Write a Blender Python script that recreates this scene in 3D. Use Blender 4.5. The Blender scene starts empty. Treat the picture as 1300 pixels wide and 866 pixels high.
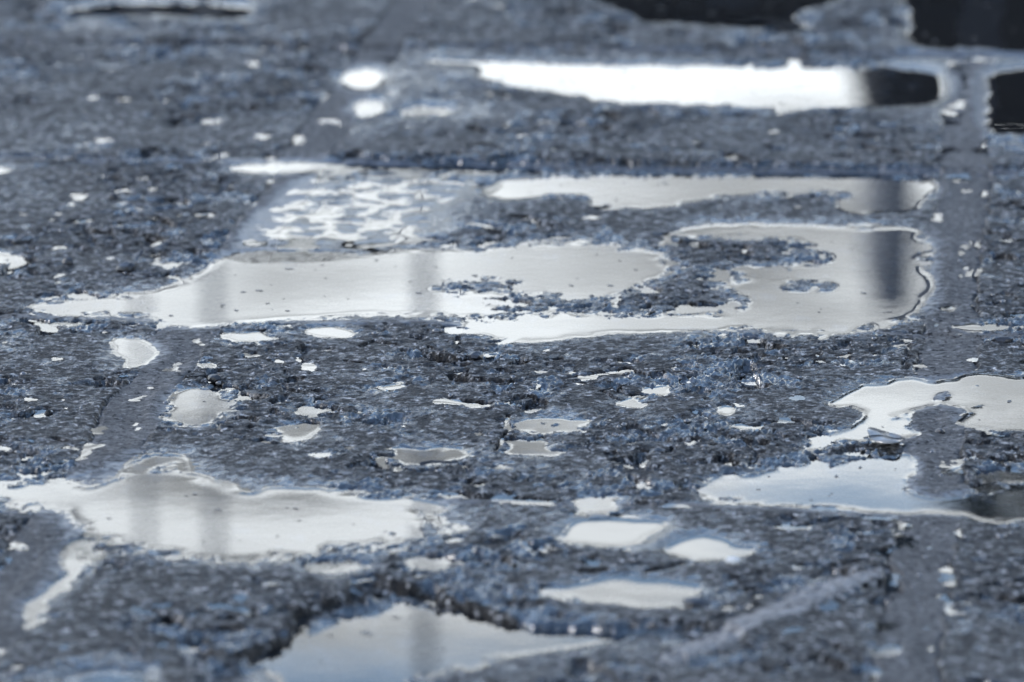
import bpy, bmesh, math, random
import numpy as np
random.seed(4)
C = bpy.context.scene.collection
S = bpy.context.scene
R = math.radians

# ------------------------------------------------------------------ camera
CAM_H = 0.86
FPX = 7500.0                      # focal length in photograph pixels (1300 wide)
PITCH = math.atan(1696/FPX)
cam = bpy.data.cameras.new('camera'); camo = bpy.data.objects.new('camera', cam); C.objects.link(camo)
camo.location = (0, 0, CAM_H); camo.rotation_euler = (math.pi/2-PITCH, 0, 0)
cam.sensor_width = 36; cam.lens = FPX/1300*36
cam.clip_start = 0.05; cam.clip_end = 5000
cam.dof.use_dof = True; cam.dof.focus_distance = 3.78; cam.dof.aperture_fstop = 8.6
S.camera = camo

# ------------------------------------------------------------------ world: blue sky above, pale cloud low down
SUN_EL, SUN_AZ = R(40), R(-82)    # azimuth from +Y (ahead), positive to the right
w = bpy.data.worlds.new('World'); S.world = w; w.use_nodes = True
nt = w.node_tree; nt.nodes.clear()
def N(t, typ, **kw):
    n = t.nodes.new(typ)
    for k, v in kw.items():
        if k in n.inputs: n.inputs[k].default_value = v
        else: setattr(n, k, v)
    return n
out = N(nt, 'ShaderNodeOutputWorld'); bg = N(nt, 'ShaderNodeBackground', Strength=0.14)
sky = N(nt, 'ShaderNodeTexSky'); sky.sky_type = 'NISHITA'; sky.sun_disc = False
sky.sun_elevation = SUN_EL; sky.sun_rotation = SUN_AZ; sky.air_density = 1.1; sky.dust_density = 0.6; sky.ozone_density = 1.6
tc = N(nt, 'ShaderNodeTexCoord')
sep = N(nt, 'ShaderNodeSeparateXYZ'); nt.links.new(tc.outputs['Generated'], sep.inputs[0])
mp = N(nt, 'ShaderNodeMapping'); mp.inputs['Scale'].default_value = (1, 1, 4.5); mp.inputs['Location'].default_value = (7.780943858106305, 12.570376582636309, 3.9322102951045004)
nt.links.new(tc.outputs['Generated'], mp.inputs[0])
cn = N(nt, 'ShaderNodeTexNoise', Scale=4.2, Detail=7.0, Roughness=0.55); nt.links.new(mp.outputs[0], cn.inputs['Vector'])
el = N(nt, 'ShaderNodeMapRange'); el.inputs[1].default_value = 0.22; el.inputs[2].default_value = 0.42; el.inputs[3].default_value = 0.2; el.inputs[4].default_value = -0.12
nt.links.new(sep.outputs['Z'], el.inputs[0])
ad = N(nt, 'ShaderNodeMath', operation='ADD'); nt.links.new(cn.outputs[0], ad.inputs[0]); nt.links.new(el.outputs[0], ad.inputs[1])
cr = N(nt, 'ShaderNodeMapRange'); cr.inputs[1].default_value = 0.50; cr.inputs[2].default_value = 0.62; cr.interpolation_type = 'SMOOTHSTEP'
nt.links.new(ad.outputs[0], cr.inputs[0])
cn2 = N(nt, 'ShaderNodeTexNoise', Scale=12.0, Detail=3.0); nt.links.new(mp.outputs[0], cn2.inputs['Vector'])
cb = N(nt, 'ShaderNodeMapRange'); cb.inputs[1].default_value = 0.38; cb.inputs[2].default_value = 0.60; cb.inputs[3].default_value = 2.8; cb.inputs[4].default_value = 9.0
nt.links.new(cn2.outputs[0], cb.inputs[0])
cc = N(nt, 'ShaderNodeVectorMath', operation='SCALE'); cc.inputs[0].default_value = (0.91, 0.965, 1.0); nt.links.new(cb.outputs[0], cc.inputs['Scale'])
mx = N(nt, 'ShaderNodeMix', data_type='RGBA')
nt.links.new(cr.outputs[0], mx.inputs[0]); nt.links.new(sky.outputs[0], mx.inputs[6]); nt.links.new(cc.outputs[0], mx.inputs[7])
nt.links.new(mx.outputs[2], bg.inputs[0]); nt.links.new(bg.outputs[0], out.inputs[0])

sun = bpy.data.lights.new('sun', 'SUN'); suno = bpy.data.objects.new('sun', sun); C.objects.link(suno)
sun.energy = 0.5; sun.angle = R(14); sun.color = (1, 0.97, 0.93)
suno.rotation_euler = (-(math.pi/2-SUN_EL), 0, -SUN_AZ)   # light comes from azimuth SUN_AZ
S.view_settings.view_transform = 'Standard'; S.view_settings.look = 'None'
S.view_settings.exposure = 1.42; S.view_settings.gamma = 1
S.render.engine = 'CYCLES'
S.cycles.use_denoising = True; S.cycles.sample_clamp_indirect = 3; S.cycles.max_bounces = 6

# ------------------------------------------------------------------ frame mapping helpers (tracing only)
sp_, cp_ = math.sin(PITCH), math.cos(PITCH)
def px2ground(px, py, z=0.0):
    dx = (px-650)/FPX; dy = -(py-433)/FPX
    X = dx; Y = cp_ + dy*sp_; Z = -sp_ + dy*cp_
    t = (z-CAM_H)/Z
    return X*t, Y*t
def ground2px(X, Y, z=0.0):
    zz = z-CAM_H
    d = Y*cp_ - zz*sp_; up = Y*sp_ + zz*cp_
    return 650+FPX*X/d, 433-FPX*up/d
TH = R(5.4); cT, sT = math.cos(TH), math.sin(TH)
def uv2xy(u, v): return u*cT+v*sT, -u*sT+v*cT
def xy2uv(X, Y): return X*cT-Y*sT, X*sT+Y*cT
def px2uv(px, py, z=0.0): return xy2uv(*px2ground(px, py, z))

# ------------------------------------------------------------------ noise
def perlin(x, y, seed):
    rs = np.random.RandomState(seed); perm = rs.permutation(512); perm = np.concatenate([perm, perm])
    ang = rs.rand(512)*2*np.pi; gx, gy = np.cos(ang).astype(np.float32), np.sin(ang).astype(np.float32)
    xi = np.floor(x).astype(np.int32); yi = np.floor(y).astype(np.int32)
    xf = (x-xi).astype(np.float32); yf = (y-yi).astype(np.float32)
    uu = xf*xf*xf*(xf*(xf*6-15)+10); vv = yf*yf*yf*(yf*(yf*6-15)+10)
    def g(ix, iy, fx, fy):
        h = perm[(perm[ix & 511]+iy) & 511]
        return gx[h]*fx+gy[h]*fy
    a = g(xi, yi, xf, yf); b = g(xi+1, yi, xf-1, yf); c = g(xi, yi+1, xf, yf-1); d = g(xi+1, yi+1, xf-1, yf-1)
    return ((a+(b-a)*uu)*(1-vv)+(c+(d-c)*uu)*vv)*1.5
def sstep(a, b, x):
    t = np.clip((x-a)/(b-a), 0, 1); return t*t*(3-2*t)
def blur(a, s0, s1):
    for ax, s in ((0, s0), (1, s1)):
        r = int(3*s)+1; k = np.exp(-0.5*(np.arange(-r, r+1)/s)**2); k /= k.sum()
        p = np.pad(a, [(r, r) if i == ax else (0, 0) for i in (0, 1)], mode='edge'); o = np.zeros_like(a)
        for i, kk in enumerate(k):
            o += kk*(p[i:i+a.shape[0]] if ax == 0 else p[:, i:i+a.shape[1]])
        a = o
    return a

# ------------------------------------------------------------------ grid in slab coordinates
u_l, u_r = px2uv(0, 0)[0], px2uv(1300, 0)[0]
cs = [px2uv(x, y) for x in (0, 1300) for y in (0, 866)]
U0, U1 = min(c[0] for c in cs)-0.03, max(c[0] for c in cs)+0.03
V0, V1 = min(c[1] for c in cs)-0.04, max(c[1] for c in cs)+0.05
def grow(start, end, step, sign):
    o = []; p = start; s = step
    while (p-end)*sign < 0:
        s = min(s*1.25, 0.03); p += sign*s; o.append(p)
    return o
DU = 0.00112
uc = np.arange(U0, U1, DU)
uc = np.array(grow(uc[0], U0-0.75, DU, -1)[::-1]+list(uc)+grow(uc[-1], U1+0.75, DU, 1))
vs = [V0]; 
while vs[-1] < V1: vs.append(vs[-1]+0.00200*max(1.0, (vs[-1]/3.9)**1.6))
vc = np.array(grow(V0, V0-0.7, 0.0019, -1)[::-1]+vs+grow(vs[-1], V1+1.3, 0.003, 1))
UU, VV = np.meshgrid(uc, vc)      # rows = v
UU = UU.astype(np.float64); VV = VV.astype(np.float64)
XX, YY = uv2xy(UU, VV)
PX, PY = ground2px(XX, YY)
print('grid', UU.shape, UU.size)

# joints: u positions of the long joints, v positions of the cross joints
JL = px2uv(228, 440)[0]; JR = px2uv(1203, 430)[0]
SW = JR-JL
jv = [px2uv(650, y)[1] for y in (640, 415, 213, 65)]
SD = (jv[3]-jv[0])/3
print('slab', SW, SD, jv)
JU = [JL-SW, JL, JR, JR+SW]; JV = [jv[0]-SD]+jv+[jv[3]+SD, jv[3]+2*SD]
wob = perlin(UU*9, VV*9, 3)*0.006+perlin(UU*40, VV*40, 4)*0.003+perlin(UU*150, VV*150, 5)*0.0012
wob2 = perlin(UU*8+50, VV*8, 6)*0.006+perlin(UU*45+50, VV*45, 7)*0.003+perlin(UU*150, VV*150+9, 8)*0.0012
Ud, Vd = UU+wob, VV+wob2
HWU, HWV = 0.0185, 0.0065
dju = np.min([np.abs(Ud-j) for j in JU], axis=0); djv = np.min([np.abs(Vd-j) for j in JV], axis=0)
# the middle cross joint (behind the large puddle) steps up to the farther slab

# ------------------------------------------------------------------ traced puddles (photograph pixels)
PUD = {}
def P(key, pts, depth=2.2, level=0.0, edge=1.0, label='', holes=()):
    PUD.setdefault(key, dict(polys=[], holes=[], depth=depth, level=level, edge=edge, label=label))
    PUD[key]['polys'].append(pts); PUD[key]['holes'] += list(holes)
P('large', [(22,391),(70,383),(130,378),(195,371),(242,363),(256,353),(277,332),(300,318),(330,320),(357,316),(390,314),(425,315),(453,323),(490,322),(529,321),(575,318),(619,315),(655,311),(688,308),(735,307),(771,308),(792,315),(827,325),(858,339),(855,349),(816,363),(785,373),(751,382),(719,379),(688,373),(645,376),(609,380),(618,388),(629,394),(625,400),(580,399),(529,398),(460,399),(425,403),(380,404),(330,404),(300,408),(262,414),(228,418),(212,413),(190,403),(150,400),(110,401),(60,397)],
  label='largest bright puddle spreading across the middle of the paving with ragged concrete islands', holes=[
  [(545,362),(570,356),(612,351),(640,352),(670,357),(660,364),(640,372),(600,374),(560,370),(547,366)],
  [(850,308),(870,303),(937,298),(985,301),(1025,305),(1031,310),(1020,318),(1050,325),(1066,331),(1050,335),(1000,338),(960,341),(900,340),(850,338)],
  [(902,345),(930,342),(965,350),(970,356),(945,359),(905,352)],
  [(981,361),(1010,358),(1060,357),(1072,363),(1060,370),(1010,371),(985,368)],
  [(886,394),(900,390),(935,389),(954,391),(940,396),(905,398)],
  [(830,352),(880,348),(905,358),(925,370),(952,378),(945,384),(900,386),(850,388),(790,392)]])
P('large', [(563,418),(629,403),(667,401),(747,401),(800,402),(875,401),(919,398),(954,391),(948,380),(925,368),(905,356),(890,344),(895,338),(1000,336),(1066,331),(1050,322),(1010,312),(940,300),(870,303),(850,298),(871,288),(930,286),(1002,287),(1080,288),(1148,290),(1177,294),(1170,320),(1173,349),(1172,370),(1175,384),(1162,405),(1103,415),(1072,422),(1030,423),(988,424),(954,420),(900,418),(850,418),(789,422),(712,427),(681,431),(633,432),(598,425)])
P('grey', [(610,240),(640,229),(700,224),(900,223),(1080,224),(1180,226),(1186,240),(1172,262),(1140,270),(1080,268),(1060,262),(1075,254),(1086,245),(1060,241),(1000,244),(940,246),(880,252),(840,262),(800,266),(775,262),(740,250),(700,246),(650,253),(620,250)], label='long narrow grey puddle along the foot of the raised slab edge')
P('white', [(520,75),(600,77),(700,81),(850,83),(1095,86),(1196,88),(1198,132),(1150,134),(1100,138),(1000,140),(930,136),(850,132),(790,133),(720,122),(650,110),(600,98),(612,88),(560,82)], label='blurred white strip of water far back that darkens at its right end')
P('top', [(738,-4),(770,-40),(1080,-40),(1068,0),(1045,8),(1000,20),(1040,34),(1010,46),(960,38),(900,32),(812,30),(792,14)], label='dark blurred puddle at the very top centre of the frame')
P('topright', [(1150,-40),(1330,-40),(1330,66),(1290,70),(1230,62),(1190,66),(1150,50),(1160,30),(1148,5)], label='black blurred puddle in the top right corner')
P('right', [(1252,86),(1400,88),(1400,172),(1300,170),(1254,172),(1250,150),(1256,120)], label='black patch of water beside the right joint at the right edge')
P('topleft', [(78,12),(150,5),(220,3),(320,8),(325,19),(280,25),(240,19),(100,20)], label='dark blurred sliver of water at the far left of the top edge', depth=1.5)
P('film', [(400,222),(500,226),(600,224),(612,238),(560,250),(520,260),(560,278),(540,300),(440,316),(380,318),(340,316),(318,324),(300,320),(330,296),(334,276),(368,262),(366,246),(392,236)], depth=0.16, label='shallow patchy water lying over rough concrete behind the largest puddle')
P('seam', [(270,211),(340,207),(420,208),(620,213),(700,217),(690,222),(560,220),(420,219),(300,219)], depth=1.0, label='thin pale streak of water lying in the cross joint above the patchy water')
P('p8', [(135,428),(163,429),(187,432),(204,443),(194,453),(173,470),(159,469),(152,453),(145,437)], label='small triangular puddle on the left joint under the left tip of the largest puddle')
P('p9', [(277,422),(290,420),(330,424),(355,430),(345,434),(310,436),(285,432)], label='small flat puddle just right of the left joint below the largest puddle')
P('p10', [(381,416),(425,415),(450,422),(440,429),(410,428),(390,422)], label='small oval puddle close under the front edge of the largest puddle')
P('p11', [(222,493),(265,492),(285,495),(287,503),(295,515),(307,519),(290,527),(265,540),(235,541),(205,534),(215,515)], label='bright bell shaped puddle on the left joint by itself')
P('p12', [(365,521),(395,515),(410,520),(400,527),(375,529)], depth=1.6, label='tiny puddle right of the bell shaped puddle')
P('p13', [(346,543),(385,539),(406,545),(395,560),(365,561),(338,553)], depth=1.6, label='small ragged puddle below and right of the bell shaped puddle')
P('left', [(-60,612),(0,616),(35,611),(83,609),(88,618),(83,625),(104,630),(152,608),(159,594),(184,576),(208,575),(236,580),(256,587),(225,594),(249,606),(294,621),(315,629),(346,629),(391,618),(416,620),(430,628),(460,635),(529,635),(575,642),(560,655),(600,664),(615,678),(560,684),(520,690),(470,694),(425,698),(398,705),(346,708),(294,710),(242,705),(194,699),(177,694),(152,684),(121,685),(118,694),(97,708),(108,706),(98,708),(94,698),(114,680),(104,668),(96,649),(94,640),(31,638),(-60,634)],
  label='wide white puddle across the left joint with soft grey vertical streaks', holes=[
  [(185,602),(205,594),(225,596),(229,601),(215,605),(190,605)],[(394,673),(410,666),(428,668),(434,676),(420,682),(403,680)],
  [(470,668),(490,663),(510,668),(500,674),(480,674)],[(500,655),(545,652),(560,660),(530,664)],[(530,672),(580,668),(600,674),(560,680)]])
P('tail', [(90,684),(120,684),(118,716),(96,736),(66,762),(50,780),(40,800),(28,800),(28,775),(58,748),(82,720)], label='narrow tail of water running down the lower left joint')
P('p16', [(374,716),(398,711),(450,713),(488,718),(463,727),(425,729),(398,728)], label='narrow puddle just in front of the wide white puddle')
P('p17', [(505,710),(529,708),(564,711),(576,718),(567,725),(529,724),(512,718)], depth=1.6, label='small narrow puddle right of the strip in front of the wide white puddle')
P('p18', [(491,570),(530,569),(590,572),(597,577),(580,584),(545,592),(515,590),(500,582),(512,578)], label='small leaf shaped puddle above the right end of the wide white puddle')
P('p19', [(654,536),(681,529),(712,528),(719,533),(771,532),(737,545),(712,549),(667,549),(650,543)], label='upper of two dark rimmed puddles at the centre', depth=1.8, holes=[[(684,538),(695,535),(706,538),(697,542)]])
P('p20', [(640,564),(654,561),(685,564),(702,569),(723,574),(702,580),(667,577),(641,574)], label='lower of two dark rimmed puddles at the centre')
P('p21', [(800,497),(841,488),(852,491),(848,506),(825,500)], depth=1.6, label='small crooked puddle right of centre, upper of a close pair')
P('p22', [(776,511),(799,507),(816,513),(846,514),(802,520)], depth=1.6, label='small crooked puddle right of centre, lower of a close pair')
P('p23', [(477,489),(515,488),(518,492),(494,497),(479,495)], depth=1.6, label='tiny flat puddle in the middle of the rough centre slab')
P('p24', [(1051,513),(1065,502),(1092,491),(1092,487),(1127,490),(1138,484),(1162,480),(1178,488),(1205,486),(1231,476),(1300,483),(1400,485),(1400,546),(1300,546),(1259,546),(1238,541),(1203,538),(1231,527),(1212,519),(1200,512),(1186,513),(1162,519),(1148,521),(1144,530),(1124,536),(1144,545),(1169,549),(1155,556),(1127,558),(1106,558),(1058,563),(1030,572),(1013,575),(1023,564),(1058,550),(1092,540),(1106,526),(1113,520),(1092,515),(1058,517)],
  label='branching pale blue puddle over the right joint with round concrete islands', holes=[
  [(1226,487),(1245,484),(1258,488),(1245,493),(1230,492)],[(1226,515),(1245,510),(1262,516),(1258,522),(1238,521)],[(1276,502),(1290,499),(1300,503),(1288,507)],
  [(1183,500),(1205,495),(1214,503),(1200,511),(1184,508)],[(1120,524),(1140,522),(1162,526),(1150,531),(1125,530)],[(1182,520),(1225,516),(1235,524),(1205,534),(1180,530)]])
P('p27', [(867,638),(902,628),(885,621),(919,604),(964,601),(989,592),(1006,589),(1058,588),(1099,582),(1148,575),(1158,580),(1152,604),(1150,628),(1162,635),(1203,637),(1224,628),(1252,628),(1283,618),(1400,617),(1400,663),(1300,662),(1241,661),(1234,653),(1162,649),(1092,647),(1041,646),(989,639),(954,640),(902,638)],
  label='puddle turning from white through pale blue to black at the right edge', holes=[[(1035,593),(1058,589),(1066,594),(1044,599)],[(895,630),(910,626),(922,629),(908,633)],[(925,630),(945,629),(950,633),(930,635)]])
P('p28', [(1248,611),(1262,606),(1255,601),(1269,597),(1300,599),(1400,600),(1400,611),(1300,612)], label='thin blue puddle at the right edge above the black water')
P('p29', [(726,637),(758,630),(789,635),(771,640),(792,649),(758,650),(737,646)], label='small forked puddle just left of centre right, above the kidney shaped one')
P('p30', [(692,685),(716,677),(726,666),(754,661),(800,660),(858,663),(851,670),(830,678),(816,686),(809,693),(754,693),(719,688)], label='white kidney shaped puddle with a dark far rim')
P('p31', [(841,700),(860,688),(875,682),(892,678),(916,685),(933,696),(972,698),(940,703),(930,711),(885,709),(850,703)], label='small rounded puddle to the right of the kidney shaped one')
P('p32', [(681,756),(723,744),(764,737),(806,737),(875,743),(904,741),(878,757),(860,768),(834,770),(806,768),(796,762),(754,763),(719,758)], label='pale puddle with a notched front bank below the kidney shaped one')
P('bottom', [(294,845),(346,834),(384,820),(398,800),(430,791),(467,785),(494,769),(530,768),(564,772),(612,781),(640,791),(695,799),(750,800),(795,806),(800,812),(720,822),(667,828),(598,840),(546,853),(522,868),(500,900),(370,900),(364,866),(339,850)], depth=3.0, level=-0.0045, label='grey puddle sunk under a broken dark slab edge at the bottom')
P('p34', [(60,872),(97,849),(145,848),(194,853),(190,872),(150,900),(60,900)], level=-0.002, label='blurred pale puddle at the bottom left edge')
P('f1', [(432,98),(450,88),(487,90),(490,106),(470,116),(440,112)], depth=1.3, label='blurred bright spot of water on the left joint far back')
P('f2', [(450,130),(480,126),(492,140),(470,152),(452,148)], depth=1.3, label='blurred bright drop of water below the far bright spot')
P('f3', [(505,140),(530,133),(570,138),(575,148),(540,150),(512,150)], depth=1.2, label='blurred flat drop of water right of the left joint far back')
P('f4', [(248,154),(262,149),(286,151),(280,158),(262,161)], depth=1.5, label='lone blurred white drop on the far left slab')
P('f5', [(-40,212),(0,213),(16,216),(10,222),(-40,222)], depth=1.5, label='blurred white drop at the far left edge')
P('g1', [(-40,320),(10,321),(28,329),(12,336),(-40,336)], depth=1.6, label='pale curved puddle at the left edge above the largest puddle')
P('g2', [(188,338),(205,332),(245,331),(240,338),(205,343)], depth=1.6, label='small pale puddle left of the joint above the largest puddle')
P('g3', [(92,306),(112,302),(130,305),(115,310)], depth=1.3, label='tiny pale puddle on the left slab far behind')
P('g4', [(40,412),(85,407),(128,411),(100,415),(60,415)], depth=1.4, label='thin puddle sliver under the left tip of the largest puddle')
P('g5', [(1128,442),(1150,433),(1162,436),(1150,444)], depth=1.4, label='small bluish puddle beside the right joint')
P('g6', [(903,516),(912,510),(940,524),(925,531),(910,526)], depth=1.6, label='tiny hooked puddle on the rough slab right of centre')
P('g7', [(912,538),(940,538),(976,545),(955,549),(935,546)], depth=1.6, label='thin streak of water under the tiny hooked puddle')
P('g8', [(960,670),(1000,666),(1062,665),(1060,669),(990,673)], depth=1.5, label='thin streak of water in front of the white to black puddle')
P('g9', [(1180,392),(1215,386),(1225,393),(1195,399)], depth=1.2, label='narrow streak of water on the right joint by the largest puddle')
P('g10', [(1195,416),(1260,412),(1330,414),(1330,418),(1240,419)], depth=1.2, label='narrow streak of water lying in the cross joint at the right edge')
P('g11', [(1090,830),(1110,822),(1150,818),(1156,826),(1130,836)], depth=1.3, label='blurred shallow puddle in the lower right')
P('g12', [(248,462),(262,458),(275,461),(270,470),(252,471)], depth=1.3, label='tiny puddle above the bell shaped puddle')

def smooth_poly(pts, it=2):
    for _ in range(it):
        o = []
        for i in range(len(pts)):
            a = pts[i]; b = pts[(i+1) % len(pts)]
            o += [(a[0]*.78+b[0]*.22, a[1]*.78+b[1]*.22), (a[0]*.22+b[0]*.78, a[1]*.22+b[1]*.78)]
        pts = o
    return pts
jit_x = perlin(UU*55, VV*40, 25)*9+perlin(UU*120, VV*60, 21)*7+perlin(UU*300, VV*120, 22)*2.5      # ragged banks
jit_x = jit_x*(1-.6*sstep(4.2, 4.8, VV))
jit_y = perlin(UU*55+7, VV*40, 26)*2.2+perlin(UU*120+7, VV*60, 23)*2.2+perlin(UU*300+7, VV*120, 24)*0.8
def raster(pts, level=0.0, sm=2, jit=1.0):
    if sm: pts = smooth_poly(pts, sm)
    p = np.array(pts); m = np.zeros(UU.shape, np.float32)
    g = [px2uv(x, y, level) for x, y in ((p[:,0].min()-12, p[:,1].min()-8), (p[:,0].max()+12, p[:,1].min()-8), (p[:,0].min()-12, p[:,1].max()+8), (p[:,0].max()+12, p[:,1].max()+8))]
    i0, i1 = np.searchsorted(vc, min(a[1] for a in g)), np.searchsorted(vc, max(a[1] for a in g))+1
    j0, j1 = np.searchsorted(uc, min(a[0] for a in g)), np.searchsorted(uc, max(a[0] for a in g))+1
    i0 = max(i0, 0); j0 = max(j0, 0)
    if level: gx, gy = ground2px(XX[i0:i1, j0:j1], YY[i0:i1, j0:j1], level)
    else: gx, gy = PX[i0:i1, j0:j1], PY[i0:i1, j0:j1]
    gx = gx+jit*jit_x[i0:i1, j0:j1]; gy = gy+jit*jit_y[i0:i1, j0:j1]
    ins = np.zeros(gx.shape, bool); n = len(p)
    for k in range(n):
        x1, y1 = p[k]; x2, y2 = p[(k+1) % n]
        if y1 == y2: continue
        c = ((y1 > gy) != (y2 > gy)) & (gx < (x2-x1)*(gy-y1)/(y2-y1)+x1)
        ins ^= c
    m[i0:i1, j0:j1] = ins
    return m
SU, SV = 1.7, 2.4
inv_dep = np.full(UU.shape, 2.0, np.float32)
Bmax = np.zeros(UU.shape, np.float32); DEP = np.full(UU.shape, 1.8, np.float32); NW = np.zeros(UU.shape, np.float32)
for k, d in PUD.items():
    m = np.zeros(UU.shape, np.float32)
    for p in d['polys']: m = np.maximum(m, raster(p, d['level']))
    for h in d['holes']: m = m*(1-raster(h, d['level']))
    ii = np.where(m.any(1))[0]; jj = np.where(m.any(0))[0]
    a0, a1, b0, b1 = max(ii[0]-40, 0), ii[-1]+40, max(jj[0]-40, 0), jj[-1]+40
    eg = {'large': 2.0, 'left': 2.6, 'p24': 1.1, 'p27': 1.3, 'film': 6.5, 'p12': 1.5, 'p13': 1.5, 'p16': 1.6, 'p17': 1.6, 'p30': 1.3, 'p31': 1.3, 'p32': 1.3, 'p11': 1.2}.get(k, .8)
    sub = blur(m[a0:a1, b0:b1], SV*eg, SU*eg)
    ws = {'large': 13, 'left': 15, 'p24': 7, 'p27': 8, 'film': 13}.get(k, 9)
    wide = blur(m[a0:a1, b0:b1], ws, ws)
    d['box'] = (a0, a1, b0, b1); d['B'] = sub; d['wide'] = wide
    NW[a0:a1, b0:b1] = np.maximum(NW[a0:a1, b0:b1], wide)
    cur = Bmax[a0:a1, b0:b1]; sel = sub > cur
    DEP[a0:a1, b0:b1] = np.where(sel & (sub > .02), d['depth'], DEP[a0:a1, b0:b1])
    Bmax[a0:a1, b0:b1] = np.maximum(cur, sub)

# ------------------------------------------------------------------ terrain height (mm)
scab = sstep(-0.25, 0.45, perlin(UU*7, VV*7, 31)+0.5*perlin(UU*19, VV*19, 32)+0.12)
mort_u = 1-sstep(HWU-0.002, HWU+0.002, dju); mort_v = 1-sstep(HWV-0.002, HWV+0.002, djv)
mort = np.maximum(mort_u, mort_v)
ridge_m = raster([(835,838),(860,812),(930,790),(985,772),(1020,748),(1075,735),(1105,722),(1132,716),(1138,724),(1110,740),(1060,757),(1010,780),(950,802),(890,822),(850,842)], 0.002)
ridge = blur(ridge_m, 5, 5)
n60 = perlin(UU*16, VV*16, 41); n25 = perlin(UU*42, VV*42, 42); n12 = perlin(UU*85, VV*85, 43); n6 = perlin(UU*170, VV*170, 44); n3 = perlin(UU*330, VV*230, 45)
warp = n12*0.004
pitn = perlin((UU+warp)*38+3, (VV+n25*0.006)*34, 46)
pit2 = perlin((UU+warp)*75+31, (VV+warp)*60+5, 48); lift = .02+perlin(UU*11+3, VV*11, 49)+.9*perlin(UU*45, VV*36, 50)
flake = perlin((UU+warp)*62+9, (VV+warp)*50, 47)
rough = (0.2+0.8*scab)*(1-0.75*mort)*(1-0.7*np.minimum(ridge*1.5, 1))
H = 0.55*n60+rough*(0.42*n25+0.4*np.abs(n12)+0.36*n6+0.45*n3)+mort*(0.16*n6+0.2*n3)
H += (1-mort)*rough*(0.6*sstep(0.12, 0.17, flake)+.45*sstep(.2, .25, perlin((UU+warp)*110+19, (VV+warp)*75, 52))-4.2*sstep(0.37, 0.42, pitn)*(0.4+scab)-2.8*sstep(0.33, 0.38, pit2)*scab)
deepB = sstep(.55, .95, NW)
soak = blur(np.maximum.reduce([raster([(1140,-30),(1360,-30),(1360,205),(1262,208),(1225,190),(1150,150)], 0, 2, 3), raster([(430,60),(520,66),(640,118),(640,150),(540,168),(420,168)], 0, 2, 3), raster([(60,-10),(340,-10),(345,30),(200,40),(60,34)], 0, 2, 3), raster([(380,205),(700,214),(640,262),(600,300),(420,312),(260,330),(330,262)], 0, 2, 3), raster([(600,650),(700,640),(880,660),(940,720),(700,700)], 0, 2, 3)]), 14, 14)
damp = (1-0.5*deepB)*(1-.45*soak)
bank_out = 0.45*(1-2*np.minimum(Bmax, .5))+1.35*(1-sstep(0.02, .42, NW))
bank_in = -0.45*(2*np.maximum(Bmax, .5)-1)-np.maximum(DEP-.45, 0)*np.maximum(deepB, sstep(.75, 1, Bmax)*.6)
bank = np.where(Bmax < .5, bank_out, bank_in)
Z = bank+H*damp-0.1-.1*sstep(.02, .3, NW)
# recessed joints away from the water
Z += (-1.7*mort_u-1.5*mort_v)*(1-sstep(0.0, 0.12, NW))
fb = PUD['film']; fa = fb['box']; Z[fa[0]:fa[1], fa[2]:fa[3]] += sstep(0, .8, fb['B'])*(.72+1.0*n25+.6*n12)[fa[0]:fa[1], fa[2]:fa[3]]
# farther slabs stand proud along the cross joint behind the grey puddle and the one beyond
e2 = Vd-JV[3]; Z += (5.0*sstep(-0.001, 0.004, e2)*(1-0.75*sstep(0.01, 0.09, e2)))*(1-Bmax)*sstep(JL+.0, JL+.05, UU)
e3 = Vd-JV[4]; Z += (2.6*sstep(-0.001, 0.004, e3)*(1-0.8*sstep(0.01, 0.08, e3)))*(1-Bmax)
e1 = Vd-JV[2]; Z -= 0.4*sstep(0.0, 0.01, e1)*(1-sstep(.03, .1, e1))*(1-Bmax)
wz_ = sstep(0.12, 0.40, lift+0.25*n12)*(1-mort)*(.3+.7*scab)*(1-.7*sstep(.3, .9, Bmax))*(1-ridge)
Z += wz_*(1.3*n3+0.5*n6*np.abs(n3)*2+.5*sstep(.15, .22, perlin(UU*210, VV*120, 51)))-.2*wz_
gate = sstep(-.25, .15, perlin(UU*22+5, VV*22, 61))
Z -= 2.4*np.exp(-((dju-HWU)/.0013)**2)*gate*(1-sstep(.02, .2, NW))*(mort_v < .5)
Z -= 2.8*np.exp(-((djv-HWV*.8)/.0016)**2)*gate*(1-sstep(.02, .2, NW))
Z += ridge*3.6+ridge*1.2*n12
# hollow under the broken edge at the bottom, with a low ledge in it
hol = raster([(270,850),(330,829),(378,806),(388,782),(420,770),(470,760),(500,746),(530,750),(570,764),(620,779),(655,786),(700,791),(790,793),(870,788),(1000,830),(1000,990),(200,990),(240,870)], 0.0, jit=1.6)
hb = blur(hol, 1.0, 1.0); hw = hb
nearfade = 1-sstep(6, 75, PY-(818-0.26*(PX-800)))
Z = Z-hb*nearfade*4.6
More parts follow.
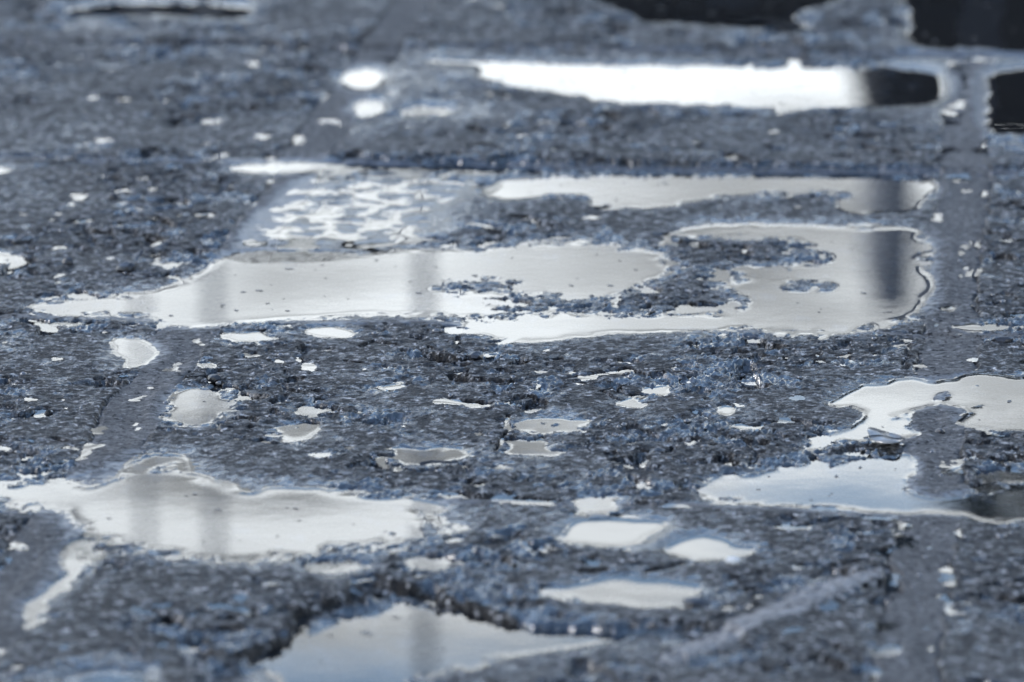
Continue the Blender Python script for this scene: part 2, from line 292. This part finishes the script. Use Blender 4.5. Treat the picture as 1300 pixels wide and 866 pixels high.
# dark split beside the ridge and small cracks
CR = np.zeros(UU.shape, np.float32)
def crack(pts, width, depth, matte=1):  # last argument: how far the crack loses its wet gloss
    global Z
    q = [px2uv(*p) for p in pts]; a0, a1 = min(p[1] for p in q)-.02, max(p[1] for p in q)+.02; b0, b1 = min(p[0] for p in q)-.02, max(p[0] for p in q)+.02
    i0, i1 = np.searchsorted(vc, a0), np.searchsorted(vc, a1); j0, j1 = np.searchsorted(uc, b0), np.searchsorted(uc, b1)
    u_, v_ = Ud[i0:i1, j0:j1], Vd[i0:i1, j0:j1]; dm = np.full(u_.shape, 9.0)
    for (ax, ay), (bx, by) in zip(q[:-1], q[1:]):
        t = np.clip(((u_-ax)*(bx-ax)+(v_-ay)*(by-ay))/((bx-ax)**2+(by-ay)**2), 0, 1)
        dm = np.minimum(dm, np.hypot(u_-ax-t*(bx-ax), v_-ay-t*(by-ay)))
    Z[i0:i1, j0:j1] -= depth*(1-sstep(width*.4, width, dm)); CR[i0:i1, j0:j1] = np.maximum(CR[i0:i1, j0:j1], matte*(1-sstep(width*.8, width*1.3, dm)))
for pts, wd, dp in [([(300,838),(330,829),(378,806),(388,780),(440,766),(500,743),(530,747),(570,762),(620,778),(655,790)], .0055, 7), ([(440,206),(700,213),(900,216),(1185,222)], .006, 4.5), ([(0,56),(300,58),(430,62)], .008, 4), ([(1125,722),(1140,730),(1136,750)], .006, 7), ([(1095,752),(1120,746)], .004, 5), ([(1050,722),(1100,716)], .004, 4), ([(1010,727),(1050,722)], .003, 3),
    ([(930,752),(965,747)], .004, 5), ([(640,528),(652,545),(640,560),(636,575)], .0016, 4), ([(455,442),(475,436),(500,440)], .003, 4), ([(240,485),(262,482),(275,490)], .003, 4),
    ([(590,460),(605,457)], .004, 5), ([(440,460),(460,462)], .003, 4), ([(365,500),(378,503)], .003, 4), ([(750,658),(720,652)], .001, 2),
    ([(810,575),(840,578),(855,570)], .003, 4), ([(780,508),(760,500),(800,492)], .0016, 3), ([(700,460),(720,458)], .003, 3), ([(430,240),(470,250)], .003, 3), ([(760,268),(790,262)], .005, 4),
    ([(820,728),(850,722),(875,716)], .004, 4), ([(740,728),(770,727)], .003, 3), ([(1150,440),(1152,470)], .0015, 2), ([(60,560),(75,562)], .003, 4), ([(415,280),(450,283)], .004, 3)]:
    crack(pts, wd, dp, 0 if wd in (.006, .008) else 1)
WET = np.clip(sstep(0.22, 0.50, lift+0.25*n12)*(1-mort)*(.3+.7*scab)+.3*sstep(.3, .37, pitn)*(1-sstep(.4, .42, pitn))+.3*sstep(.26, .33, pit2)+.8*sstep(.01, .35, NW)+.35*hb*nearfade+.9*sstep(-.012, -.004, e2)*(1-sstep(.004, .012, e2))+.5*sstep(-.006, -.001, e3)*(1-sstep(.004, .012, e3)), 0, 1)*(1-.8*np.minimum(ridge*1.5, 1))*(1-CR)-.5*CR+.75*soak*(1-.4*scab)-.6*mort_u*(1-sstep(.1, .6, NW))*(1-sstep(.02, .4, NW))
Z /= 1000.0
far = sstep(U1+.05, U1+.7, UU)+sstep(-(U0-.05), -(U0-.7), -UU)+sstep(V1+.05, V1+1.2, VV)+sstep(-(V0-.05), -(V0-.6), -VV)
Z = Z-0.002*np.clip(far, 0, 1)

# ------------------------------------------------------------------ materials
def new_mat(name):
    m = bpy.data.materials.new(name); m.use_nodes = True; t = m.node_tree; t.nodes.clear(); return m, t
def concrete(name, dry, dark, fleck, rdry, rwet, sdry, bump, fine):
    """porous grey concrete: damp matt areas, and soaked glossy ones where the mesh attribute 'wet' is high"""
    m, t = new_mat(name); L = t.links.new
    o = N(t, 'ShaderNodeOutputMaterial'); p = N(t, 'ShaderNodeBsdfPrincipled'); L(p.outputs[0], o.inputs[0])
    tc = N(t, 'ShaderNodeTexCoord'); V = tc.outputs['Object']
    def rng(src, a, b, c, d):
        r = N(t, 'ShaderNodeMapRange'); r.inputs[1].default_value = a; r.inputs[2].default_value = b; r.inputs[3].default_value = c; r.inputs[4].default_value = d; L(src, r.inputs[0]); return r.outputs[0]
    def noise(sc, det, ro=.6):
        n = N(t, 'ShaderNodeTexNoise', Scale=sc, Detail=det, Roughness=ro); L(V, n.inputs['Vector']); return n.outputs[0]
    def mix(f, a, b):
        x = N(t, 'ShaderNodeMix', data_type='RGBA'); L(f, x.inputs[0])
        for k, c in ((6, a), (7, b)):
            if isinstance(c, tuple): x.inputs[k].default_value = (*c, 1)
            else: L(c, x.inputs[k])
        return x.outputs[2]
    def math_(op, a, b):
        x = N(t, 'ShaderNodeMath', operation=op); x.use_clamp = True
        for k, c in ((0, a), (1, b)):
            if isinstance(c, (int, float)): x.inputs[k].default_value = c
            else: L(c, x.inputs[k])
        return x.outputs[0]
    at = N(t, 'ShaderNodeAttribute', attribute_name='wet')
    wn = rng(noise(130.0, 6.0, .68), .44, .56, -.5, .25)
    wet = math_('ADD', at.outputs['Fac'], wn)
    vo = N(t, 'ShaderNodeTexVoronoi', Scale=300.0); L(V, vo.inputs['Vector'])
    sv = N(t, 'ShaderNodeSeparateColor'); L(vo.outputs['Color'], sv.inputs[0])
    base = mix(rng(noise(16.0, 6.0), .35, .65, 0, 1), tuple(c*.72 for c in dry), tuple(c*1.25 for c in dry))
    base = mix(rng(noise(165.0, 6.0, .75), .54, .62, 0, 1), base, fleck)
    base = mix(wet, base, dark)
    base = mix(rng(noise(210.0, 5.0, .75), .40, .46, 1, 0), base, (.004, .004, .005))
    ml = N(t, 'ShaderNodeVectorMath', operation='SCALE'); L(base, ml.inputs[0]); L(rng(sv.outputs[0], 0, 1, *((.35, 1.6) if name == 'wet_concrete' else (.75, 1.25))), ml.inputs['Scale'])
    L(ml.outputs[0], p.inputs['Base Color'])
    L(rng(wet, 0, 1, rdry, rwet), p.inputs['Roughness']); L(rng(wet, 0, 1, sdry, 1.0), p.inputs['Specular IOR Level'])
    p.inputs['IOR'].default_value = 1.62
    b1 = N(t, 'ShaderNodeBump', Strength=1.0, Distance=bump); L(noise(fine, 4.0, .65), b1.inputs['Height'])
    b2 = N(t, 'ShaderNodeBump', Strength=.6, Distance=bump*.5); L(vo.outputs['Distance'], b2.inputs['Height']); L(b1.outputs[0], b2.inputs['Normal']); L(rng(wet, .1, .9, 1.0, .16), b1.inputs['Strength']); L(rng(wet, .1, .9, .6, .05), b2.inputs['Strength'])
    L(b2.outputs[0], p.inputs['Normal'])
    return m
M_slab = concrete('wet_concrete', (.022,.021,.020), (.006,.010,.011), (.36,.355,.35), .55, .035, .1, .0045, 170.0)
M_mort = concrete('wet_mortar', (.088,.086,.083), (.05,.05,.05), (.2,.196,.19), .65, .3, .08, .0012, 300.0)
M_smear = concrete('pale_mortar', (.2,.192,.182), (.09,.088,.085), (.3,.29,.28), .6, .25, .2, .0014, 420.0)
M_water, t = new_mat('water')
o = N(t, 'ShaderNodeOutputMaterial'); mxs = N(t, 'ShaderNodeMixShader'); fr = N(t, 'ShaderNodeFresnel', IOR=1.36)
gl = N(t, 'ShaderNodeBsdfGlossy', Roughness=0.0); gl.inputs['Color'].default_value = (1,1,1,1)
tr = N(t, 'ShaderNodeBsdfTransparent'); tr.inputs[0].default_value = (.62,.64,.66,1)
tcw = N(t, 'ShaderNodeTexCoord'); nw = N(t, 'ShaderNodeTexNoise', Scale=24.0, Detail=2.0); t.links.new(tcw.outputs['Object'], nw.inputs['Vector'])
bw = N(t, 'ShaderNodeBump', Strength=.06, Distance=.0004); t.links.new(nw.outputs[0], bw.inputs['Height'])
t.links.new(bw.outputs[0], gl.inputs['Normal']); t.links.new(bw.outputs[0], fr.inputs['Normal'])
t.links.new(fr.outputs[0], mxs.inputs[0]); t.links.new(tr.outputs[0], mxs.inputs[1]); t.links.new(gl.outputs[0], mxs.inputs[2]); t.links.new(mxs.outputs[0], o.inputs[0])
def simple(name, col, rough=.6, scale=8.0, var=.35, spec=.5, bump=0.0):
    m, t = new_mat(name); L = t.links.new
    o = N(t, 'ShaderNodeOutputMaterial'); p = N(t, 'ShaderNodeBsdfPrincipled'); L(p.outputs[0], o.inputs[0])
    tc = N(t, 'ShaderNodeTexCoord'); n = N(t, 'ShaderNodeTexNoise', Scale=scale, Detail=5.0); L(tc.outputs['Object'], n.inputs['Vector'])
    mx = N(t, 'ShaderNodeMix', data_type='RGBA'); L(n.outputs[0], mx.inputs[0])
    mx.inputs[6].default_value = (*[c*(1-var) for c in col], 1); mx.inputs[7].default_value = (*[c*(1+var) for c in col], 1)
    L(mx.outputs[2], p.inputs['Base Color']); p.inputs['Roughness'].default_value = rough; p.inputs['Specular IOR Level'].default_value = spec
    if bump:
        b = N(t, 'ShaderNodeBump', Strength=1, Distance=bump); L(n.outputs[0], b.inputs['Height']); L(b.outputs[0], p.inputs['Normal'])
    return m

# ------------------------------------------------------------------ mesh from grid cells
def grid_mesh(name, cells, ZZ, mat, off=(0, 0)):
    """cells: bool array of quads of (sub)grid ZZ; off = grid offset of ZZ[0,0]"""
    ci, cj = np.nonzero(cells); W = ZZ.shape[1]
    q = np.stack([ci*W+cj, ci*W+cj+1, (ci+1)*W+cj+1, (ci+1)*W+cj], 1)
    used, inv = np.unique(q, return_inverse=True); inv = inv.reshape(-1)
    vi, vj = used//W, used % W
    co = np.stack([XX[vi+off[0], vj+off[1]], YY[vi+off[0], vj+off[1]], ZZ[vi, vj]], 1)
    org = co.mean(0); org[2] = 0
    co = co-org
    me = bpy.data.meshes.new(name); nf = len(ci)
    me.vertices.add(len(used)); me.vertices.foreach_set('co', co.astype(np.float32).ravel())
    me.loops.add(nf*4); me.loops.foreach_set('vertex_index', inv.astype(np.int32))
    me.polygons.add(nf); me.polygons.foreach_set('loop_start', np.arange(0, nf*4, 4, dtype=np.int32)); me.polygons.foreach_set('loop_total', np.full(nf, 4, np.int32))
    me.polygons.foreach_set('use_smooth', np.ones(nf, bool)); me.update(calc_edges=True)
    at = me.attributes.new('wet', 'FLOAT', 'POINT'); at.data.foreach_set('value', WET[vi+off[0], vj+off[1]].astype(np.float32))
    me.materials.append(mat)
    ob = bpy.data.objects.new(name, me); C.objects.link(ob); ob.location = org
    return ob
def tag(o, label=None, cat=None, group=None, kind=None):
    for k, v in (('label', label), ('category', cat), ('group', group), ('kind', kind)):
        if v: o[k] = v
    return o

pave = bpy.data.objects.new('pavement', None); C.objects.link(pave); pave['kind'] = 'structure'
cU = (Ud[:-1, :-1]+Ud[1:, 1:])/2; cV = (Vd[:-1, :-1]+Vd[1:, 1:])/2
colid = np.zeros(cU.shape, int); rowid = np.zeros(cU.shape, int)
for j in JU: colid += cU > j
for j in JV: rowid += cV > j
inU = np.full(cU.shape, -1); 
for k, j in enumerate(JU): inU[np.abs(cU-j) < HWU] = k
inV = np.full(cU.shape, -1)
for k, j in enumerate(JV): inV[np.abs(cV-j) < HWV] = k
rid = np.zeros(cU.shape, bool); rid = (ridge_m[:-1, :-1] > .5) & (inU < 0) & (inV < 0)
for k in range(len(JU)):
    m = inU == k
    if m.any(): grid_mesh('mortar_joint', m, Z, M_mort).parent = pave
for k in range(len(JV)):
    for c in range(len(JU)+1):
        m = (inV == k) & (inU < 0) & (colid == c)
        if m.any(): grid_mesh('mortar_joint', m, Z, M_mort).parent = pave
for r in range(len(JV)+1):
    for c in range(len(JU)+1):
        m = (rowid == r) & (colid == c) & (inU < 0) & (inV < 0) & ~rid
        if m.sum() > 20: grid_mesh('concrete_slab', m, Z, M_slab).parent = pave
o_ = grid_mesh('mortar_smear', rid, Z, M_smear); o_.parent = pave; o_['label'] = 'pale raised mortar smear running diagonally across the slab'

# ------------------------------------------------------------------ puddles: flat water with a rim that climbs the banks
for k, d in PUD.items():
    a0, a1, b0, b1 = d['box']; lev = d['level']
    z = Z[a0:a1, b0:b1]; a1 = a0+z.shape[0]; b1 = b0+z.shape[1]
    dep = lev-z
    wz = lev+0.00016*np.exp(-np.maximum(lev-blur(z, 2.0, 2.0), 0)/0.00022)
    near = (d['wide'] > (0.10 if k != 'film' else .03)) & (z < lev+0.0008)
    cells = near[:-1, :-1] | near[1:, :-1] | near[:-1, 1:] | near[1:, 1:]
    cells &= (d['wide'][:-1, :-1] > .06)
    if k == 'bottom': cells &= (hb[a0:a1, b0:b1][:-1, :-1] > .2)
    tag(grid_mesh('puddle', cells, wz, M_water, (a0, b0)), d['label'], 'puddle', 'puddles lying on the wet paving')

# slivers of water caught in the small hollows between puddles
Zs = blur(Z, 7, 7); wsel = (Z < Zs-.00022) & (NW < .06) & (Bmax < .02) & (CR < .1) & (perlin(UU*26+40, VV*26, 71)+.5*perlin(UU*70, VV*60, 72)+.35*soak > .30+.3*sstep(4.2, 4.7, VV)) & (hb < .05) & (blur((Z < Zs-.00022).astype(np.float32), 1.2, 1.2) > .55) & (UU > U0) & (UU < U1) & (VV > V0) & (VV < V1)
wc = wsel[:-1, :-1] | wsel[1:, :-1] | wsel[:-1, 1:] | wsel[1:, 1:]
tag(grid_mesh('puddle_slivers', wc, Zs-.00020, M_water), 'tiny slivers of water caught in the pits of the rough paving', None, None, 'stuff')

def ground_z(X, Y):
    u, v = xy2uv(X, Y); i = int(np.clip(np.searchsorted(vc, v), 0, len(vc)-1)); j = int(np.clip(np.searchsorted(uc, u), 0, len(uc)-1))
    return float(Z[i, j])

# ------------------------------------------------------------------ grit and small stones
def rock_bm(bm, c, r, sub=1, flat=.6, rnd=.25, seed=0):
    rg = random.Random(seed); ret = bmesh.ops.create_icosphere(bm, subdivisions=sub, radius=1)
    sx, sy, sz = r*rg.uniform(.8, 1.3), r*rg.uniform(.8, 1.3), r*flat*rg.uniform(.8, 1.2); a = rg.uniform(0, 6.28)
    for v in ret['verts']:
        k = 1+rg.uniform(-rnd, rnd); x, y, z_ = v.co.x*sx*k, v.co.y*sy*k, v.co.z*sz*k
        v.co = (c[0]+x*math.cos(a)-y*math.sin(a), c[1]+x*math.sin(a)+y*math.cos(a), c[2]+z_)
M_grit = simple('wet_grit', (.10,.102,.108), .06, 300.0, .6, .8)
M_dark = simple('dark_stone', (.02,.021,.024), .3, 200.0, .4, .5, .0004)
M_pale = simple('pale_stone', (.5,.5,.48), .5, 200.0, .2, .5, .0003)
ico = bmesh.new(); bmesh.ops.create_icosphere(ico, subdivisions=1, radius=1)
iv = np.array([v.co[:] for v in ico.verts]); fi = np.array([[v.index for v in f.verts] for f in ico.faces]); ico.free()
rs = np.random.RandomState(9); NG = 9000
gu = rs.uniform(U0, U1, NG*3); gv = rs.uniform(V0, V1, NG*3)
gi = np.clip(np.searchsorted(vc, gv), 0, len(vc)-1); gj = np.clip(np.searchsorted(uc, gu), 0, len(uc)-1)
keep = (Bmax[gi, gj] < .25) & (scab[gi, gj]*(1-.5*mort[gi, gj])*1.2 > rs.rand(NG*3)); keep = np.nonzero(keep)[0][:NG]
gu, gv, gi, gj = gu[keep], gv[keep], gi[keep], gj[keep]; n = len(keep)
gX, gY = uv2xy(gu, gv); gr = 0.0004+0.0018*rs.rand(n)**5
vv = iv[None]*(1+rs.uniform(-.28, .28, (n, len(iv), 1)))*(gr[:, None, None]*np.stack([rs.uniform(.8, 1.5, n), rs.uniform(.8, 1.5, n), rs.uniform(.5, .8, n)], 1)[:, None, :])
vv += np.stack([gX, gY, Z[gi, gj]], 1)[:, None, :]
ff = (fi[None]+np.arange(n)[:, None, None]*len(iv)).reshape(-1, 3)
me = bpy.data.meshes.new('grit'); me.from_pydata(vv.reshape(-1, 3).tolist(), [], ff.tolist()); me.materials.append(M_grit); me.polygons.foreach_set('use_smooth', np.ones(len(me.polygons), bool))
g = bpy.data.objects.new('grit', me); C.objects.link(g); g['kind'] = 'stuff'; g['label'] = 'loose wet grit scattered over the rough slabs'

# specks floating on the water
fl = np.argwhere((NW > .8) & (UU > U0) & (UU < U1) & (VV > V0) & (VV < V1)); rs = np.random.RandomState(12); fl = fl[rs.choice(len(fl), 170, replace=False)]
bm = bmesh.new()
for a, b in fl:
    x, y = XX[a, b], YY[a, b]; lv = -.0045 if hb[a, b]*nearfade[a, b] > .5 else 0; r0 = .0004+.0011*rs.rand()**3; an = rs.rand()*6.28; el_ = 1+1.8*rs.rand(); m_ = 7
    ring = [(r0*el_*math.cos(q)*(1+.3*rs.rand()), r0*math.sin(q)*(1+.3*rs.rand())) for q in np.linspace(0, 6.283, m_+1)[:-1]]
    P3 = [(x+p*math.cos(an)-q*math.sin(an), y+p*math.sin(an)+q*math.cos(an)) for p, q in ring]
    lo = [bm.verts.new((p, q, lv-.0002)) for p, q in P3]; hi = [bm.verts.new((p, q, lv+.00025)) for p, q in P3]; bm.faces.new(hi)
    for k in range(m_): bm.faces.new((lo[k], lo[(k+1) % m_], hi[(k+1) % m_], hi[k]))
me = bpy.data.meshes.new('floating_specks'); bm.to_mesh(me); bm.free(); me.materials.append(simple('silt', (.06,.055,.05), .4, 300.0, .5)); o = bpy.data.objects.new('floating_specks', me); C.objects.link(o)
o['kind'] = 'stuff'; o['label'] = 'dark specks floating on the puddles'

def stone(px, py, r, mat, label, flat=.6, seed=1, lift=.3):
    X, Y = px2ground(px, py); bm = bmesh.new(); rock_bm(bm, (0, 0, 0), r, 2, flat, .14, seed)
    me = bpy.data.meshes.new('stone'); bm.to_mesh(me); bm.free(); me.materials.append(mat)
    o = bpy.data.objects.new('stone', me); C.objects.link(o); o.location = (X, Y, ground_z(X, Y)+r*flat*lift)
    tag(o, label, 'stone', 'small stones on the paving')
stone(931, 720, .0035, M_pale, 'small pale round stone right in front of the small rounded puddle', .8, 2, .6)
stone(884, 766, .0075, M_dark, 'dark blurred stone at the right tip of the notched puddle', .6, 3)
stone(835, 576, .0055, M_dark, 'small black jagged stone right of the two central puddles', .5, 4)
stone(640, 541, .0028, M_dark, 'tiny dark stone at the left tip of the upper central puddle', .8, 5)
stone(161, 347, .0060, M_dark, 'dark blurred stone at the foot of the leaning twig', .8, 6)
stone(86, 339, .0045, M_dark, 'dark blurred stone on the left slab beside a pale streak', .8, 7)
stone(1272, 436, .0060, M_dark, 'dark flat stone at the right edge on the cross joint', .5, 8)
stone(1193, 550, .0035, M_dark, 'small dark stone under the pale blue puddle', .7, 9)
stone(605, 458, .0050, M_dark, 'black stone sitting in a pit of the rough centre slab', .6, 10)
stone(272, 486, .0042, M_dark, 'dark stone right above the bell shaped puddle', .6, 11)
stone(144, 254, .0040, M_dark, 'tiny dark blurred stone on the far left slab', .8, 12)

# leaf lying on the bank
def leaf(px, py, ln, wd, rot):
    X, Y = px2ground(px, py); bm = bmesh.new(); n = 14; rows = []
    for i in range(n+1):
        s = i/n; h = wd*math.sin(math.pi*s**.8)**.75 if 0 < s < 1 else 0.0004
        rows.append([bm.verts.new(((s-.5)*ln, k*h, .0016+.0012*abs(k)+.0012*math.sin(5*s+k))) for k in (-1, -.5, 0, .5, 1)])
    for a, b in zip(rows[:-1], rows[1:]):
        for k in range(4): bm.faces.new((a[k], a[k+1], b[k+1], b[k]))
    me = bpy.data.meshes.new('blade'); bm.to_mesh(me); bm.free(); me.materials.append(simple('wet_leaf', (.2,.195,.18), .15, 260.0, .4, .8, .0004))
    for p in me.polygons: p.use_smooth = True
    root = bpy.data.objects.new('fallen_leaf', None); C.objects.link(root); root.location = (X, Y, ground_z(X, Y)+.0008); root.rotation_euler = (R(6), R(3), rot)
    o = bpy.data.objects.new('blade', me); C.objects.link(o); o.parent = root
    mod = o.modifiers.new('s', 'SOLIDIFY'); mod.thickness = .0003
    bm = bmesh.new(); pr = None
    for i in range(9):
        s = i/8; x = (s*1.25-.68)*ln; y = .0006*math.sin(6*s); ring = [bm.verts.new((x, y+.0004*math.cos(a), .0022+.0012*math.sin(5*s)+.0004*math.sin(a))) for a in (0, 1.57, 3.14, 4.71)]
        if pr:
            for k in range(4): bm.faces.new((pr[k], pr[(k+1) % 4], ring[(k+1) % 4], ring[k]))
        pr = ring
    me = bpy.data.meshes.new('stalk'); bm.to_mesh(me); bm.free(); me.materials.append(M_dark)
    o = bpy.data.objects.new('stalk', me); C.objects.link(o); o.parent = root
    tag(root, 'translucent wet fallen leaf on the bank between the pale blue and the white puddle', 'leaf')
leaf(1124, 566, .022, .016, R(20))
def twig(px, py, pts, r, label):
    X, Y = px2ground(px, py); bm = bmesh.new(); pr = None
    for i, p in enumerate(pts):
        rr = r*(1-.4*i/len(pts)); ring = [bm.verts.new((p[0]+rr*math.cos(a), p[1]+rr*math.sin(a)*.7, p[2]+rr*math.sin(a))) for a in np.linspace(0, 6.283, 7)[:-1]]
        if pr:
            for k in range(6): bm.faces.new((pr[k], pr[(k+1) % 6], ring[(k+1) % 6], ring[k]))
        else: bm.faces.new(ring)
        pr = ring
    bm.faces.new(pr[::-1]); me = bpy.data.meshes.new('twig'); bm.to_mesh(me); bm.free(); me.materials.append(M_dark)
    o = bpy.data.objects.new('twig', me); C.objects.link(o); o.location = (X, Y, ground_z(X, Y)+.001); tag(o, label, 'twig')
twig(163, 345, [(0,0,0), (.002,.004,.001), (.004,.012,.002), (.006,.02,.004), (.0085,.026,.007)], .0013, 'short dark twig leaning up on the left slab behind the largest puddle')
twig(560, 596, [(-.012,0,.0), (-.005,.001,.0012), (.002,-.001,.0014), (.01,.001,.001)], .0010, 'short dark twig lying below the small leaf shaped puddle')

# ------------------------------------------------------------------ ground beyond the built slabs
me = bpy.data.meshes.new('ground'); s_ = 2500
me.from_pydata([(-s_,-s_,0), (s_,-s_,0), (s_,s_,0), (-s_,s_,0)], [], [(0,1,2,3)])
gm, t = new_mat('slab_paving'); L = t.links.new
o = N(t, 'ShaderNodeOutputMaterial'); p = N(t, 'ShaderNodeBsdfPrincipled', Roughness=.5); L(p.outputs[0], o.inputs[0])
tcg = N(t, 'ShaderNodeTexCoord'); mpg = N(t, 'ShaderNodeMapping'); mpg.inputs['Rotation'].default_value = (0, 0, TH); L(tcg.outputs['Object'], mpg.inputs[0])
br = N(t, 'ShaderNodeTexBrick'); br.offset = 0; br.inputs['Scale'].default_value = 1; br.inputs['Brick Width'].default_value = SW; br.inputs['Row Height'].default_value = SD
br.inputs['Mortar Size'].default_value = .018; br.inputs['Color1'].default_value = (.09,.092,.1,1); br.inputs['Color2'].default_value = (.12,.122,.13,1); br.inputs['Mortar'].default_value = (.14,.14,.14,1)
L(mpg.outputs[0], br.inputs['Vector']); L(br.outputs[0], p.inputs['Base Color']); me.materials.append(gm)
o = bpy.data.objects.new('ground', me); C.objects.link(o); o.location = (0, 0, -.03); o['kind'] = 'structure'

# ------------------------------------------------------------------ building across the square, plus added masts and tree, mirrored in the water
def box(name, x0, x1, y0, y1, z0, z1, mat, parent=None):
    bm = bmesh.new(); bmesh.ops.create_cube(bm, size=1)
    for v in bm.verts: v.co = ((v.co.x+.5)*(x1-x0)+x0, (v.co.y+.5)*(y1-y0)+y0, (v.co.z+.5)*(z1-z0)+z0)
    me = bpy.data.meshes.new(name); bm.to_mesh(me); bm.free(); me.materials.append(mat)
    o = bpy.data.objects.new(name, me); C.objects.link(o); o.parent = parent; return o
M_wall = simple('pale_render', (.78,.78,.77), .8, 1.0, .06); M_grey = simple('grey_brick', (.035,.035,.038), .8, 1.0, .3)
M_roof = simple('roof_sheet', (.34,.35,.37), .6, 1.0, .1); M_glass = simple('window_glass', (.03,.035,.04), .05, 1.0, .2); M_bark = simple('bark', (.05,.045,.04), .9, 6.0, .4); M_leaf = simple('foliage', (.05,.06,.045), .6, 2.0, .4)
D0 = 62.0
def hz(py): return D0*math.tan(PITCH+(py-433)/FPX)-CAM_H    # height that a puddle at that photo row mirrors
def xz(px): return D0*(px-650)/FPX*1.02
bl = bpy.data.objects.new('apartment_building', None); C.objects.link(bl); bl.location = (0, D0, 0)
tag(bl, 'dark brick building with a grey roof across the square, seen only mirrored', 'building')
box('wall', -16, xz(1070), 0, 10, 0, hz(38), M_grey, bl)
box('roof', -16.3, xz(1070)+.2, -.3, 10.3, hz(38)+.003, hz(58), M_roof, bl)
for fl in range(3):
    for c in range(9):
        x = -14.6+c*2.2; f = box('window', x, x+1.1, -.05, .0, 1+fl*3.1, 2.6+fl*3.1, M_wall, bl)
        box('pane', x+.08, x+1.02, -.07, -.052, 1.08+fl*3.1, 2.52+fl*3.1, M_glass, f)
tw = bpy.data.objects.new('stair_tower', None); C.objects.link(tw); tw.location = (0, D0+1, 0)
tag(tw, 'taller grey tower at the right end of the dark building, seen only mirrored', 'tower')
box('shaft', xz(1112), xz(1112)+9, 0, 6, 0, hz(200), M_grey, tw); box('upper_shaft', xz(1122), xz(1122)+.4, .2, 2.8, hz(200)+.003, hz(425), M_roof, tw)
# tall slim masts, unseen, added to draw the soft vertical streaks in the water
def mast(px, y0, r0, label):
    root = bpy.data.objects.new('streak_mast', None); C.objects.link(root); root.location = (y0*(px-650)/FPX*1.02, y0, 0); tag(root, label, 'added mast', 'added masts that draw streaks in the water')
    bm = bmesh.new(); bmesh.ops.create_cone(bm, segments=16, radius1=r0*1.25, radius2=r0*.8, depth=21, cap_ends=True)
    for v in bm.verts: v.co.z += 10.5
    me = bpy.data.meshes.new('pole'); bm.to_mesh(me); bm.free(); me.materials.append(M_roof); o = bpy.data.objects.new('pole', me); C.objects.link(o); o.parent = root
    for k in (-1, 1):
        o = box('mast_head', min(0, k*1.3), max(0, k*1.3), -.2, .2, 20.9, 21.15, M_roof, root)
mast(178, 55, .045, 'left slim added mast, out of view, drawing a grey streak in the wide white puddle')
mast(268, 57, .055, 'middle slim added mast, out of view, drawing a grey streak in the wide white puddle')
mast(538, 50, .055, 'thicker added mast, out of view, drawing a streak in the sunken bottom puddle')
# unseen tall tree added on the right so its crown darkens the water there
tr_ = bpy.data.objects.new('added_tree', None); C.objects.link(tr_); tx = xz(1138)+4.4; tr_.location = (tx, D0-6, 0)
tag(tr_, 'tall tree with a bare trunk and wide dark crown, added out of view to darken the water at the right', 'tree')
zb = hz(597)*.905+.08; bm = bmesh.new()
bmesh.ops.create_cone(bm, segments=12, radius1=.45, radius2=.22, depth=zb+2, cap_ends=True)
for v in bm.verts: v.co.z += (zb+2)/2; v.co.x += .25*math.sin(v.co.z*.3)
me = bpy.data.meshes.new('trunk'); bm.to_mesh(me); bm.free(); me.materials.append(M_bark); o = bpy.data.objects.new('trunk', me); C.objects.link(o); o.parent = tr_
rs = np.random.RandomState(5); nl = 9000; p0 = rs.normal(size=(nl, 3)); p0 /= np.linalg.norm(p0, axis=1)[:, None]; p0 *= (rs.rand(nl)**.45)[:, None]
p0 = p0*[4.5, 4.2, 4.6]; p0[:, 2] = np.abs(p0[:, 2])+.25*np.sin(p0[:, 0]*2.1)+zb
d1 = rs.normal(size=(nl, 3)); d1 /= np.linalg.norm(d1, axis=1)[:, None]; d2 = np.cross(d1, rs.normal(size=(nl, 3))); d2 /= np.linalg.norm(d2, axis=1)[:, None]
q = np.stack([p0-d1*.16, p0+d2*.09, p0+d1*.16, p0-d2*.09], 1).reshape(-1, 3)
me = bpy.data.meshes.new('crown'); me.from_pydata(q.tolist(), [], np.arange(nl*4).reshape(-1, 4).tolist()); me.materials.append(M_leaf); o = bpy.data.objects.new('crown', me); C.objects.link(o); o.parent = tr_

import time
print('quads', sum(len(o.data.polygons) for o in bpy.data.objects if o.type == 'MESH'))
